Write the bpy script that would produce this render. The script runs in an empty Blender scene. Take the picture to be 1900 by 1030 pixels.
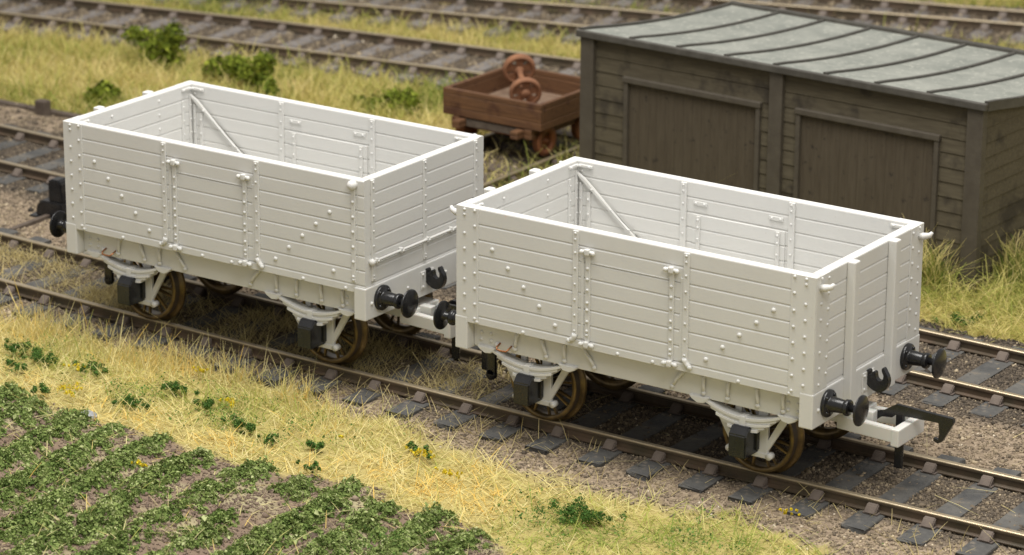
import bpy, bmesh, math, random
import numpy as np
from mathutils import Vector, Matrix
random.seed(7)
rng = np.random.default_rng(11)
scene = bpy.context.scene
COL = scene.collection
PI = math.pi

# ------------------------------------------------------------------ camera, render, light
def setup_camera():
    cx, cy, cz = 24.7345, -41.3151, 18.2898
    yaw, pitch, roll = -0.597851, 0.316017, 0.005433
    f = Vector((math.sin(yaw)*math.cos(pitch), math.cos(yaw)*math.cos(pitch), -math.sin(pitch)))
    r0 = Vector((math.cos(yaw), -math.sin(yaw), 0)); u0 = r0.cross(f)
    r = math.cos(roll)*r0 + math.sin(roll)*u0
    u = -math.sin(roll)*r0 + math.cos(roll)*u0
    cd = bpy.data.cameras.new('camera'); co = bpy.data.objects.new('camera', cd); COL.objects.link(co)
    M = Matrix((r, u, -f)).transposed().to_4x4(); M.translation = (cx, cy, cz)
    co.matrix_world = M
    cd.sensor_width = 36; cd.lens = 5836.97/1900*36
    cd.clip_start = 1; cd.clip_end = 400
    cd.dof.use_dof = True; cd.dof.focus_distance = 50.5; cd.dof.aperture_fstop = 0.60
    scene.camera = co
setup_camera()
scene.view_settings.view_transform = 'Standard'; scene.view_settings.look = 'None'
scene.view_settings.exposure = 0; scene.view_settings.gamma = 1
scene.cycles.max_bounces = 8; scene.cycles.diffuse_bounces = 5; scene.cycles.transparent_max_bounces = 8
scene.cycles.use_denoising = True

world = bpy.data.worlds.new('World'); scene.world = world; world.use_nodes = True
wn = world.node_tree.nodes; bg = wn.get('Background') or wn.new('ShaderNodeBackground')
bg.inputs[0].default_value = (1.0, 0.98, 0.95, 1); bg.inputs[1].default_value = 0.42
def area(name, loc, target, size, power, color):
    ld = bpy.data.lights.new(name, 'AREA'); ld.shape = 'RECTANGLE'; ld.size, ld.size_y = size
    ld.energy = power; ld.color = color
    o = bpy.data.objects.new(name, ld); COL.objects.link(o); o.location = loc
    o.rotation_euler = (Vector(target)-Vector(loc)).to_track_quat('-Z', 'Y').to_euler()
area('studio_softbox', (-3, -5, 50), (-5, 4, 0), (36, 30), 39500, (1.0, 0.975, 0.935))
area('studio_lamp', (30, -27, 44), (-4, 3, 0), (14, 14), 10500, (1.0, 0.97, 0.92))

# ------------------------------------------------------------------ numpy noise
def vnoise(x, y, seed=0):
    xi = np.floor(x).astype(np.int64); yi = np.floor(y).astype(np.int64)
    fx = x-xi; fy = y-yi; fx = fx*fx*(3-2*fx); fy = fy*fy*(3-2*fy)
    def h(a, b):
        n = (a*374761393 + b*668265263 + seed*2147483647) & 0xffffffff
        n = ((n ^ (n >> 13))*1274126177) & 0xffffffff
        n = n ^ (n >> 16)
        return (n & 0xffff)/65535.0
    return (h(xi, yi)*(1-fx)+h(xi+1, yi)*fx)*(1-fy)+(h(xi, yi+1)*(1-fx)+h(xi+1, yi+1)*fx)*fy
def fbm(x, y, seed=0, oct=4):
    s = 0; a = .5; t = 0
    x = np.asarray(x, float); y = np.asarray(y, float)
    for i in range(oct):
        s = s + a*vnoise(x, y, seed+i*17); t += a; a *= .5; x = x*2.03+11.3; y = y*2.03+5.7
    return s/t
def sstep(a, b, v):
    t = np.clip((v-a)/(b-a), 0, 1); return t*t*(3-2*t)

# ------------------------------------------------------------------ materials
class NT:
    def __init__(s, name):
        s.m = bpy.data.materials.new(name); s.m.use_nodes = True
        s.nt = s.m.node_tree; s.n = s.nt.nodes; s.l = s.nt.links
        s.b = s.n.get('Principled BSDF')
        s.out = [x for x in s.n if x.type == 'OUTPUT_MATERIAL'][0]
    def new(s, t, **k):
        n = s.n.new(t)
        for a, v in k.items(): setattr(n, a, v)
        return n
    def coord(s, scale=1.0, use='Object'):
        tc = s.new('ShaderNodeTexCoord'); mp = s.new('ShaderNodeMapping')
        mp.inputs['Scale'].default_value = scale if isinstance(scale, (tuple, list)) else (scale,)*3
        s.l.new(tc.outputs[use], mp.inputs[0]); return mp.outputs[0]
    def noise(s, scale, detail=4, rough=.55, vec=None):
        n = s.new('ShaderNodeTexNoise'); n.inputs['Scale'].default_value = scale
        n.inputs['Detail'].default_value = detail; n.inputs['Roughness'].default_value = rough
        s.l.new(vec if vec is not None else s.coord(), n.inputs['Vector']); return n.outputs['Fac']
    def ramp(s, fac, stops):
        r = s.new('ShaderNodeValToRGB'); e = r.color_ramp.elements
        while len(e) < len(stops): e.new(.5)
        for el, (p, c) in zip(e, stops): el.position = p; el.color = (*c, 1) if len(c) == 3 else c
        s.l.new(fac, r.inputs[0]); return r.outputs[0]
    def mix(s, fac, a, b, mode='MIX'):
        m = s.new('ShaderNodeMix', data_type='RGBA', blend_type=mode)
        for i, v in ((0, fac), (6, a), (7, b)):
            if hasattr(v, 'is_linked') or hasattr(v, 'node'): s.l.new(v, m.inputs[i])
            else: m.inputs[i].default_value = v if i == 0 else (*v, 1)
        return m.outputs[2]
    def bump(s, h, strength=.3, dist=.02):
        b = s.new('ShaderNodeBump'); b.inputs['Strength'].default_value = strength; b.inputs['Distance'].default_value = dist
        s.l.new(h, b.inputs['Height']); s.l.new(b.outputs[0], s.b.inputs['Normal'])
    def base(s, c):
        if hasattr(c, 'node'): s.l.new(c, s.b.inputs['Base Color'])
        else: s.b.inputs['Base Color'].default_value = (*c, 1)
    def set(s, **k):
        for a, v in k.items(): s.b.inputs[a.replace('_', ' ')].default_value = v
        return s

def simple(name, c1, c2, scale=3, rough=.6, bump=.0, bscale=30, metallic=0, spec=.5, speck=None, bdist=.02):
    t = NT(name); v = t.coord()
    col = t.mix(t.ramp(t.noise(scale, 5, .6, v), [(.35, (0,)*3), (.65, (1,)*3)]), c1, c2)
    if speck:
        k = t.ramp(t.noise(speck[1], 3, .5, v), [(speck[2], (0,)*3), (speck[2]+.06, (1,)*3)])
        col = t.mix(k, col, speck[0])
    t.base(col); t.set(Roughness=rough, Metallic=metallic, Specular_IOR_Level=spec)
    if bump: t.bump(t.noise(bscale, 4, .6, v), bump, bdist)
    return t.m

def plastic():
    t = NT('unpainted_white_plastic'); v = t.coord()
    c = t.mix(t.noise(1.2, 4, .6, v), (.59, .585, .56), (.66, .655, .632))
    k = t.ramp(t.noise(14, 2, .5, v), [(.74, (0,)*3), (.80, (1,)*3)])
    c = t.mix(k, c, (.56, .54, .50))
    t.base(c)
    r = t.new('ShaderNodeMapRange'); r.inputs[3].default_value = .42; r.inputs[4].default_value = .6
    t.l.new(t.noise(6, 3, .6, v), r.inputs[0]); t.l.new(r.outputs[0], t.b.inputs['Roughness'])
    t.set(Specular_IOR_Level=.4, Subsurface_Weight=.12, Subsurface_Scale=.06)
    t.b.inputs['Subsurface Radius'].default_value = (1, .85, .7)
    t.bump(t.noise(24, 3, .6, v), .06, .02)
    return t.m
M = {}
M['plastic'] = plastic()
t = NT('translucent_white_nylon'); t.base((.70, .69, .65)); t.set(Roughness=.4, Subsurface_Weight=.08, Subsurface_Scale=.06); M['nylon'] = t.m
M['black'] = simple('glossy_black_plastic', (.012, .012, .013), (.018, .018, .019), 5, .24, .03, 40)
M['dark_iron'] = simple('dark_axle_iron', (.02, .019, .018), (.035, .03, .026), 8, .5, .1, 40)
M['wheel'] = simple('blackened_bronze_wheel', (.20, .135, .052), (.085, .058, .027), 5, .32, .1, 30, .5)
M['tread'] = simple('dark_wheel_tread', (.045, .033, .024), (.07, .05, .034), 6, .4, .15, 30, .2)
M['copper'] = simple('bright_copper', (.50, .23, .11), (.38, .16, .075), 8, .35, 0, 30, .8)
def railmat():
    t = NT('weathered_steel_rail'); v = t.coord()
    geo = t.new('ShaderNodeNewGeometry'); sx = t.new('ShaderNodeSeparateXYZ'); t.l.new(geo.outputs['Position'], sx.inputs[0])
    top = t.new('ShaderNodeMapRange'); top.inputs[1].default_value = .018; top.inputs[2].default_value = .034
    t.l.new(sx.outputs[2], top.inputs[0])
    side = t.mix(t.ramp(t.noise(2.2, 5, .6, v), [(.35, (0,)*3), (.65, (1,)*3)]), (.060, .048, .030), (.10, .068, .045))
    tops = t.mix(t.noise(7, 4, .6, v), (.62, .53, .38), (.42, .33, .21))
    t.base(t.mix(top.outputs[0], side, tops))
    m = t.new('ShaderNodeMath', operation='MULTIPLY'); m.inputs[1].default_value = .8
    t.l.new(top.outputs[0], m.inputs[0]); t.l.new(m.outputs[0], t.b.inputs['Metallic'])
    t.set(Roughness=.42); t.bump(t.noise(40, 3, .6, v), .2, .01)
    return t.m
M['rail'] = railmat()
M['sleeper'] = simple('grey_weathered_sleeper', (.058, .058, .057), (.125, .118, .105), 1.7, .9, .9, 14, speck=((.15, .13, .105), 5, .60), bdist=.04)
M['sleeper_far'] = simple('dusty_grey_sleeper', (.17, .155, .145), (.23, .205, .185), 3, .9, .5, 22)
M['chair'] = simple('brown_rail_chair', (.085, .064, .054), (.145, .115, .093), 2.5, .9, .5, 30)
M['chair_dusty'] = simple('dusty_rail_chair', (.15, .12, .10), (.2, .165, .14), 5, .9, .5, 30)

def boards(name, c1, c2, axis, pitch, depth=.35, stain=None, rough=.75):
    t = NT(name); v = t.coord()
    tc = t.new('ShaderNodeTexCoord'); sx = t.new('ShaderNodeSeparateXYZ'); t.l.new(tc.outputs['Object'], sx.inputs[0])
    m1 = t.new('ShaderNodeMath', operation='MULTIPLY'); m1.inputs[1].default_value = 1/pitch; t.l.new(sx.outputs['XYZ'.index(axis)], m1.inputs[0])
    fr = t.new('ShaderNodeMath', operation='FRACT'); t.l.new(m1.outputs[0], fr.inputs[0])
    gr = t.ramp(fr.outputs[0], [(0, (0,)*3), (.06, (1,)*3), (.94, (1,)*3), (1, (0,)*3)])
    sc = [9, 9, 9]; sc['XYZ'.index('Z' if axis != 'Z' else 'X')] = .9
    grain = t.noise(2, 5, .65, t.coord(tuple(sc)))
    col = t.mix(t.ramp(grain, [(.3, (0,)*3), (.7, (1,)*3)]), c1, c2)
    if stain:
        k = t.ramp(t.noise(stain[1], 4, .6, v), [(stain[2], (0,)*3), (stain[2]+.12, (1,)*3)])
        col = t.mix(k, col, stain[0])
    t.base(col); t.set(Roughness=rough, Specular_IOR_Level=.3)
    h = t.mix(.15, gr, grain); t.bump(h, depth, .03)
    return t.m
M['shed_board'] = boards('olive_brown_horizontal_boards', (.070, .057, .036), (.112, .095, .062), 'Z', .285, .0, ((.045, .037, .026), 1.3, .53))
M['shed_door'] = boards('dark_brown_vertical_boards', (.064, .050, .033), (.088, .071, .048), 'X', .22, .15, ((.032, .026, .02), 5.5, .60))
M['shed_trim'] = simple('dark_brown_trim_paint', (.062, .051, .037), (.08, .068, .05), 4, .6, .2, 20)
M['roof'] = simple('grey_green_roofing_felt', (.19, .20, .175), (.275, .28, .245), 1.3, .75, .3, 22, speck=((.36, .36, .31), 9, .60))
M['roof_rib'] = simple('dark_felt_batten', (.052, .047, .038), (.078, .072, .06), 4, .6, .1)
M['rust_wood'] = boards('rust_brown_planks', (.155, .075, .034), (.09, .045, .024), 'Z', .29, .5, ((.07, .03, .018), 1.6, .55), .6)
M['rust_floor'] = simple('worn_brown_boards', (.16, .10, .065), (.22, .15, .10), 4, .8, .3)
M['rust'] = simple('orange_rust', (.30, .105, .035), (.20, .075, .032), 5, .7, .3, 24)
M['rust_dark'] = simple('dull_red_rust', (.28, .125, .06), (.20, .09, .045), 5, .8, .3, 24)
M['old_wood'] = simple('dark_old_timber', (.07, .05, .036), (.11, .085, .065), 4, .8, .4, 18)
M['grey_stone'] = simple('pale_grey_chip', (.20, .21, .23), (.36, .36, .36), 6, .6, .3, 20)

def attr_mat(name, stops, attr='tint', rough=.8, transl=.35, var=.0, spec=.15):
    t = NT(name); a = t.new('ShaderNodeAttribute', attribute_name=attr)
    c = t.ramp(a.outputs['Fac'], stops)
    t.base(c); t.set(Roughness=rough, Specular_IOR_Level=spec)
    if transl:
        tr = t.new('ShaderNodeBsdfTranslucent'); t.l.new(c, tr.inputs[0])
        ms = t.new('ShaderNodeMixShader'); ms.inputs[0].default_value = transl
        t.l.new(t.b.outputs[0], ms.inputs[1]); t.l.new(tr.outputs[0], ms.inputs[2]); t.l.new(ms.outputs[0], t.out.inputs[0])
    return t.m
M['straw'] = attr_mat('straw_grass_fibre', [(0, (.17, .26, .045)), (.2, (.38, .43, .09)), (.42, (.59, .55, .19)), (.66, (.76, .68, .36)), (.86, (.82, .67, .25)), (1, (.84, .58, .15))])
M['green_grass'] = attr_mat('green_grass_fibre', [(0, (.10, .17, .03)), (.32, (.31, .35, .075)), (.65, (.58, .52, .17)), (1, (.74, .62, .29))])
M['crop'] = attr_mat('crop_leaf_green', [(0, (.05, .09, .02)), (.42, (.15, .215, .055)), (.8, (.28, .345, .11)), (1, (.48, .52, .25))], transl=.2)  # dark and pale stops paint leaf shade and highlights into the green
M['weed'] = attr_mat('weed_leaf_green', [(0, (.03, .075, .015)), (.6, (.085, .175, .035)), (1, (.17, .28, .06))], transl=.2)
M['bush'] = attr_mat('olive_bush_leaf', [(0, (.05, .075, .01)), (.5, (.155, .20, .022)), (1, (.34, .38, .05))], transl=.2)
M['flower'] = attr_mat('yellow_flower', [(0, (.55, .45, .03)), (1, (.80, .62, .03))], transl=.2)
M['stone'] = attr_mat('ballast_grain', [(0, (.05, .042, .034)), (.35, (.125, .10, .074)), (.6, (.215, .17, .118)), (.82, (.33, .265, .175)), (.95, (.48, .39, .26)), (1, (.62, .54, .42))], transl=0, rough=.85)

def ground_mat():
    t = NT('layout_ground'); v = t.coord()
    a = t.new('ShaderNodeAttribute', attribute_name='zone')
    sep = t.new('ShaderNodeSeparateColor'); t.l.new(a.outputs['Color'], sep.inputs[0])
    n1 = t.noise(1.1, 5, .6, v); n2 = t.noise(9, 4, .65, v); n3 = t.noise(34, 3, .6, v)
    vo = t.new('ShaderNodeTexVoronoi'); vo.inputs['Scale'].default_value = 17; t.l.new(v, vo.inputs['Vector'])
    grain = t.mix(.5, vo.outputs['Color'], n3)
    bw = t.new('ShaderNodeRGBToBW'); t.l.new(grain, bw.inputs[0])
    grass = t.mix(n2, (.30, .25, .09), (.45, .37, .15))
    sand = t.ramp(bw.outputs[0], [(.25, (.13, .10, .075)), (.5, (.26, .20, .14)), (.75, (.37, .295, .21))])
    ball = t.ramp(bw.outputs[0], [(.2, (.05, .042, .034)), (.5, (.105, .085, .066)), (.78, (.18, .145, .105))])
    soil = t.mix(n2, (.24, .175, .125), (.165, .12, .09))
    soil = t.mix(t.ramp(n1, [(.48, (0,)*3), (.62, (1,)*3)]), soil, (.33, .29, .175))
    c = t.mix(sep.outputs[0], grass, sand)
    c = t.mix(sep.outputs[1], c, ball)
    c = t.mix(sep.outputs[2], c, soil)
    t.base(c); t.set(Roughness=.95, Specular_IOR_Level=.1)
    t.bump(t.mix(.5, bw.outputs[0], n2), .8, .035)
    return t.m
M['ground'] = ground_mat()

# ------------------------------------------------------------------ mesh helpers
class MB:
    def __init__(s): s.bm = bmesh.new()
    def _merge(s, b):
        me = bpy.data.meshes.new('tmp'); b.to_mesh(me); b.free(); s.bm.from_mesh(me); bpy.data.meshes.remove(me)
    def box(s, x0, x1, y0, y1, z0, z1, bev=.012, seg=2, M=None):
        b = bmesh.new(); bmesh.ops.create_cube(b, size=1)
        for v in b.verts:
            v.co = Vector(((x0+x1)/2+v.co.x*(x1-x0), (y0+y1)/2+v.co.y*(y1-y0), (z0+z1)/2+v.co.z*(z1-z0)))
        bev = min(bev, .45*min(abs(x1-x0), abs(y1-y0), abs(z1-z0)))
        if bev > 0: bmesh.ops.bevel(b, geom=b.edges[:], offset=bev, segments=seg, affect='EDGES', profile=.6)
        if M is not None: bmesh.ops.transform(b, matrix=M, verts=b.verts[:])
        s._merge(b); return s
    def prism(s, pts, d0, d1, axis='y', bev=.0, M=None):
        """polygon pts (a,b) extruded along axis: y -> (x,z); x -> (y,z); z -> (x,y)"""
        b = bmesh.new()
        def co(p, d):
            return {'y': (p[0], d, p[1]), 'x': (d, p[0], p[1]), 'z': (p[0], p[1], d)}[axis]
        A = [b.verts.new(co(p, d0)) for p in pts]; B = [b.verts.new(co(p, d1)) for p in pts]
        b.faces.new(A); b.faces.new(B[::-1])
        n = len(pts)
        for i in range(n): b.faces.new((A[i], B[i], B[(i+1) % n], A[(i+1) % n]))
        bmesh.ops.recalc_face_normals(b, faces=b.faces[:])
        if bev: bmesh.ops.bevel(b, geom=b.edges[:], offset=bev, segments=2, affect='EDGES', clamp_overlap=True)
        if M is not None: bmesh.ops.transform(b, matrix=M, verts=b.verts[:])
        s._merge(b); return s
    def dome(s, p, n, r=.03, h=None, seg=8):
        h = h or r*.8
        n = Vector(n).normalized(); q = n.to_track_quat('Z', 'Y').to_matrix(); p = Vector(p)
        bm = s.bm; rings = []
        for k in range(3):
            a = k*PI/6; rr = r*math.cos(a); hh = h*math.sin(a)
            rings.append([bm.verts.new(p+q@Vector((rr*math.cos(2*PI*i/seg), rr*math.sin(2*PI*i/seg), hh))) for i in range(seg)])
        for k in range(2):
            for i in range(seg):
                f = bm.faces.new((rings[k][i], rings[k][(i+1) % seg], rings[k+1][(i+1) % seg], rings[k+1][i])); f.smooth = True
        f = bm.faces.new(rings[2]); f.smooth = True
        return s
    def lathe(s, prof, M=None, seg=32, smooth=True, closed=False):
        """prof: (r, h) about local Z"""
        bm = s.bm; M = M or Matrix(); rings = []
        for r, h in prof:
            if r < 1e-5: rings.append([bm.verts.new(M@Vector((0, 0, h)))])
            else: rings.append([bm.verts.new(M@Vector((r*math.cos(2*PI*i/seg), r*math.sin(2*PI*i/seg), h))) for i in range(seg)])
        prs = list(zip(rings, rings[1:])) + ([(rings[-1], rings[0])] if closed else [])
        for A, B in prs:
            for i in range(seg):
                j = (i+1) % seg
                try:
                    if len(A) == 1: f = bm.faces.new((A[0], B[j], B[i]))
                    elif len(B) == 1: f = bm.faces.new((A[i], A[j], B[0]))
                    else: f = bm.faces.new((A[i], A[j], B[j], B[i]))
                    f.smooth = smooth
                except ValueError: pass
        return s
    def tube(s, pts, r, seg=8, cap=True):
        bm = s.bm; pts = [Vector(p) for p in pts]; rings = []
        R = r if isinstance(r, (list, tuple)) else [r]*len(pts)
        d0 = (pts[1]-pts[0]).normalized(); u = d0.orthogonal().normalized()
        for i, p in enumerate(pts):
            d = (pts[min(i+1, len(pts)-1)]-pts[max(i-1, 0)]).normalized()
            u = (u-d*u.dot(d)).normalized(); v = d.cross(u)
            rings.append([bm.verts.new(p+(u*math.cos(2*PI*k/seg)+v*math.sin(2*PI*k/seg))*R[i]) for k in range(seg)])
        for A, B in zip(rings, rings[1:]):
            for k in range(seg):
                f = bm.faces.new((A[k], A[(k+1) % seg], B[(k+1) % seg], B[k])); f.smooth = True
        if cap: bm.faces.new(rings[0][::-1]); bm.faces.new(rings[-1])
        return s
    def build(s, name, mat, parent=None, loc=None, fixn=True):
        if fixn: bmesh.ops.recalc_face_normals(s.bm, faces=s.bm.faces[:])
        me = bpy.data.meshes.new(name); s.bm.to_mesh(me); s.bm.free()
        me.materials.append(mat)
        o = bpy.data.objects.new(name, me); COL.objects.link(o)
        if parent is not None: o.parent = parent
        if loc is not None: o.location = loc
        return o
def tag(o, label=None, cat=None, group=None, kind=None):
    if label: o['label'] = label
    if cat: o['category'] = cat
    if group: o['group'] = group
    if kind: o['kind'] = kind
    return o
def empty(name, loc, rz=0):
    o = bpy.data.objects.new(name, None); COL.objects.link(o); o.location = loc; o.rotation_euler = (0, 0, rz)
    o.empty_display_size = .3; return o
def raw_mesh(name, V, F, mat, tint=None, smooth=False, parent=None):
    """V (N,3), F (M,k) arrays"""
    me = bpy.data.meshes.new(name); V = np.asarray(V, np.float32); F = np.asarray(F, np.int32)
    m, k = F.shape
    me.vertices.add(len(V)); me.vertices.foreach_set('co', V.ravel())
    me.loops.add(m*k); me.loops.foreach_set('vertex_index', F.ravel())
    me.polygons.add(m); me.polygons.foreach_set('loop_start', np.arange(0, m*k, k, dtype=np.int32))
    if smooth: me.polygons.foreach_set('use_smooth', np.ones(m, bool))
    if tint is not None:
        at = me.attributes.new('tint', 'FLOAT', 'POINT'); at.data.foreach_set('value', np.asarray(tint, np.float32))
    me.update(calc_edges=True); me.materials.append(mat)
    o = bpy.data.objects.new(name, me); COL.objects.link(o)
    if parent is not None: o.parent = parent
    return o
def copy_tree(o, parent=None):
    c = o.copy(); COL.objects.link(c)
    if parent is not None: c.parent = parent
    for ch in list(o.children): copy_tree(ch, c)
    return c

# ------------------------------------------------------------------ zones and ground
def yc1(x): return .0013*np.asarray(x, float)**2 if not np.isscalar(x) else .0013*x*x
def yc2(x): return 5.53-.028*(x-2)
R3N = [(-34, 14.35), (-29.2, 15.1), (-27.4, 15.4), (-24, 15.9), (-20.4, 16.45), (-16.1, 17.05), (-8, 18.0), (4, 19.2)]
R3F = [(-34, 16.4), (-28.2, 17.35), (-23.1, 18.35), (-18.1, 19.0), (-14.6, 19.45), (-8, 20.2), (4, 21.3)]
R4N = [(-34, 18.6), (-23.9, 20.6), (-20.8, 21.4), (-17.8, 22.1), (-16.1, 22.5), (-8, 24.1), (4, 26)]
R4F = [(-34, 20.7), (-24, 22.6), (-20.2, 23.4), (-18.8, 23.8), (-17.3, 24.3), (-15.2, 24.8), (-8, 26.2), (4, 28)]
R5N = [(-30, 23.6), (-14.9, 26.9), (-11.3, 27.9), (-7.7, 28.9), (4, 31.6)]
R5F = [(-30, 25.6), (-14.9, 28.7), (-11.7, 29.3), (-8.2, 30.2), (4, 33.2)]
def interp(pts, x): return np.interp(x, [p[0] for p in pts], [p[1] for p in pts])
def cen(a, b, x): return (interp(a, x)+interp(b, x))/2
EDGE = [(-40, -1.9), (-13.5, -1.75), (-10, -1.55), (-7.8, -1.65), (-4.9, -1.95), (-3.2, -2.3), (-1.5, -2.55), (0.4, -2.5), (2.2, -2.4), (5.2, -2.7), (9, -2.7)]   # grass edge of the front verge
GTOP = [(-40, -4.5), (-10.7, -4.62), (-7.9, -4.75), (-6.4, -4.8), (-4.1, -4.85), (-1.4, -4.75), (-.2, -5.3), (1.2, -6.6), (3, -9), (9, -14)]
def zones(x, y):
    """weights sand, ballast, soil; the rest is grassy earth"""
    n = (fbm(x*1.3, y*1.3, 3)-.5); nf = (fbm(x*4, y*4, 8, 3)-.5)
    w = n*1.0+nf*.5
    e = interp(EDGE, x)
    sand = sstep(-.25, .25, y-e+w)*(1-sstep(7.0, 7.5, y+w*.9))
    d1 = np.abs(y-yc1(x)); d2 = np.abs(y-yc2(x))
    b1 = 1-sstep(.95, 1.75, d1+w*1.1)
    b2 = 1-sstep(1.7, 2.3, d2+w)
    # left: sand reaches the timber edging
    left = 1-sstep(-17.5, -16, x)
    sand = np.maximum(sand, left*sstep(6, 7, y)*(1-sstep(9.2, 9.7, y+w*.4)))
    d3 = np.abs(y-cen(R3N, R3F, x)); d4 = np.abs(y-cen(R4N, R4F, x)); d5 = np.abs(y-cen(R5N, R5F, x))
    b3 = 1-sstep(1.35, 1.9, d3+w*.8); b4 = 1-sstep(.9, 1.5, d4+w); b5 = 1-sstep(1.6, 2.4, d5+w)
    cart = (1-sstep(1.1, 1.8, np.abs(x+11.55)+w))*sstep(8.6, 9.2, y)*(1-sstep(15, 16, y))*.8
    ball = np.maximum.reduce([b1, b2, b3, b4, b5, cart])
    soil = 1-sstep(-.25, .3, y-interp(GTOP, x)+w*.8)
    return np.clip(sand, 0, 1), np.clip(ball, 0, 1), soil
ROWS = [-13.4+.93*i for i in range(16)]
def row_profile(x, y):
    """0..1 : on a crop row"""
    xx = x + .10*(y+5) + (fbm(y*.8, x*.3, 21)-.5)*.75
    d = np.min(np.abs(xx[..., None]-np.array(ROWS)), axis=-1)
    return np.exp(-(d/.42)**2)
def height(x, y):
    s, b, so = zones(x, y)
    z = -.30 + .05*(fbm(x*.7, y*.7, 31)-.5)*2
    z = z + .055*s
    z = z*(1-b) + b*(-.195)
    z = z + so*(.16*row_profile(x, y)-.05)
    z = z + (fbm(x*5, y*5, 41, 3)-.5)*.045*(1-.35*b)
    z = z + .16*sstep(9.7, 11.5, y)*(1-sstep(13, 14.3, y))*(1-sstep(-15, -13.5, x))   # low bank behind the edging
    return z
def make_ground():
    gx = np.concatenate([np.linspace(-75, -34, 20, endpoint=False), np.linspace(-34, -14, 240, endpoint=False), np.linspace(-14, 8, 430, endpoint=False), np.linspace(8, 50, 18)])
    gy = np.concatenate([np.linspace(-45, -11, 16, endpoint=False), np.linspace(-11, 6, 330, endpoint=False), np.linspace(6, 34, 260, endpoint=False), np.linspace(34, 90, 20)])
    X, Y = np.meshgrid(gx, gy); Z = height(X, Y)
    s, b, so = zones(X, Y)
    V = np.stack([X, Y, Z], -1).reshape(-1, 3); nx = len(gx); ny = len(gy)
    i = np.arange(nx-1)[None]+nx*np.arange(ny-1)[:, None]
    F = np.stack([i, i+1, i+nx+1, i+nx], -1).reshape(-1, 4)
    o = raw_mesh('ground', V, F, M['ground'], smooth=True)
    at = o.data.color_attributes.new('zone', 'FLOAT_COLOR', 'POINT')
    C = np.stack([s, b, so, np.ones_like(s)], -1).reshape(-1).astype(np.float32); at.data.foreach_set('color', C)
    tag(o, kind='structure')
make_ground()

# ------------------------------------------------------------------ scatter helpers
def sample(n, x0, x1, y0, y1, dens):
    x = rng.uniform(x0, x1, n); y = rng.uniform(y0, y1, n)
    k = rng.random(n) < dens(x, y); return x[k], y[k]
def in_view(x, y, margin=1.2):
    """rough cull to the frame, with room for a step to the side"""
    dx = x-24.7345; dy = y+41.3151; sy, cyw = math.sin(-.597851), math.cos(-.597851)
    f = dx*sy+dy*cyw; r = dx*cyw-dy*sy
    return np.abs(r/f) < .1627*margin+.012
def blades(name, x, y, z, length, tint, mat, lean=.5, width=.016, leandir=None, droop=.3):
    n = len(x)
    az = rng.uniform(0, 2*PI, n) if leandir is None else leandir+rng.normal(0, .8, n)
    ln = np.abs(rng.normal(lean, .3, n)); L = length
    dirx = np.cos(az)*np.sin(ln); diry = np.sin(az)*np.sin(ln); dirz = np.cos(ln)
    side = rng.uniform(0, 2*PI, n); sx = np.cos(side)*width/2; sy = np.sin(side)*width/2
    P = np.stack([x, y, z], -1)
    D = np.stack([dirx, diry, dirz], -1)*L[:, None]
    S = np.stack([sx, sy, np.zeros(n)], -1)
    dr = np.zeros_like(D); dr[:, 0] = np.cos(az)*droop*L*.6; dr[:, 1] = np.sin(az)*droop*L*.6; dr[:, 2] = -droop*L*.5
    V = np.stack([P-S, P+S, P+D*.55-S*.85, P+D*.55+S*.85, P+D+dr-S*.35, P+D+dr+S*.35], 1).reshape(-1, 3)
    b = np.arange(n)[:, None]*6
    F = np.concatenate([b+np.array([[0, 1, 3, 2]]), b+np.array([[2, 3, 5, 4]])], 0)
    return raw_mesh(name, V, F, mat, np.repeat(tint, 6))
def leaves(V0, N, size, tint, name, mat, parent=None):
    """bent leaf quads at points V0 with rough normals N"""
    n = len(V0)
    a = rng.normal(size=(n, 3)); N = N+rng.normal(0, .55, (n, 3)); N /= np.linalg.norm(N, axis=1)[:, None]
    T = np.cross(N, a); T /= np.linalg.norm(T, axis=1)[:, None]; B = np.cross(N, T)
    s = size[:, None]
    c = V0+N*s*.25
    V = np.stack([c-T*s*.55, c-B*s*.4+N*s*.18, c+T*s*.6-N*s*.05, c+B*s*.42+N*s*.22], 1).reshape(-1, 3)
    b = np.arange(n)[:, None]*4
    F = np.concatenate([b+np.array([[0, 1, 2]]), b+np.array([[0, 2, 3]])], 0)
    return raw_mesh(name, V, F, mat, np.repeat(tint, 4), parent=parent)
OCT = np.array([(1, 0, 0), (-1, 0, 0), (0, 1, 0), (0, -1, 0), (0, 0, 1), (0, 0, -1)], float)
OF = np.array([(0, 2, 4), (2, 1, 4), (1, 3, 4), (3, 0, 4), (2, 0, 5), (1, 2, 5), (3, 1, 5), (0, 3, 5)])
CUB = np.array([(sx, sy, sz) for sx in (-1, 1) for sy in (-1, 1) for sz in (-1, 1)], float)*.62
CF = np.array([(0, 1, 3, 2), (4, 6, 7, 5), (0, 4, 5, 1), (2, 3, 7, 6), (0, 2, 6, 4), (1, 5, 7, 3)])
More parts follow.
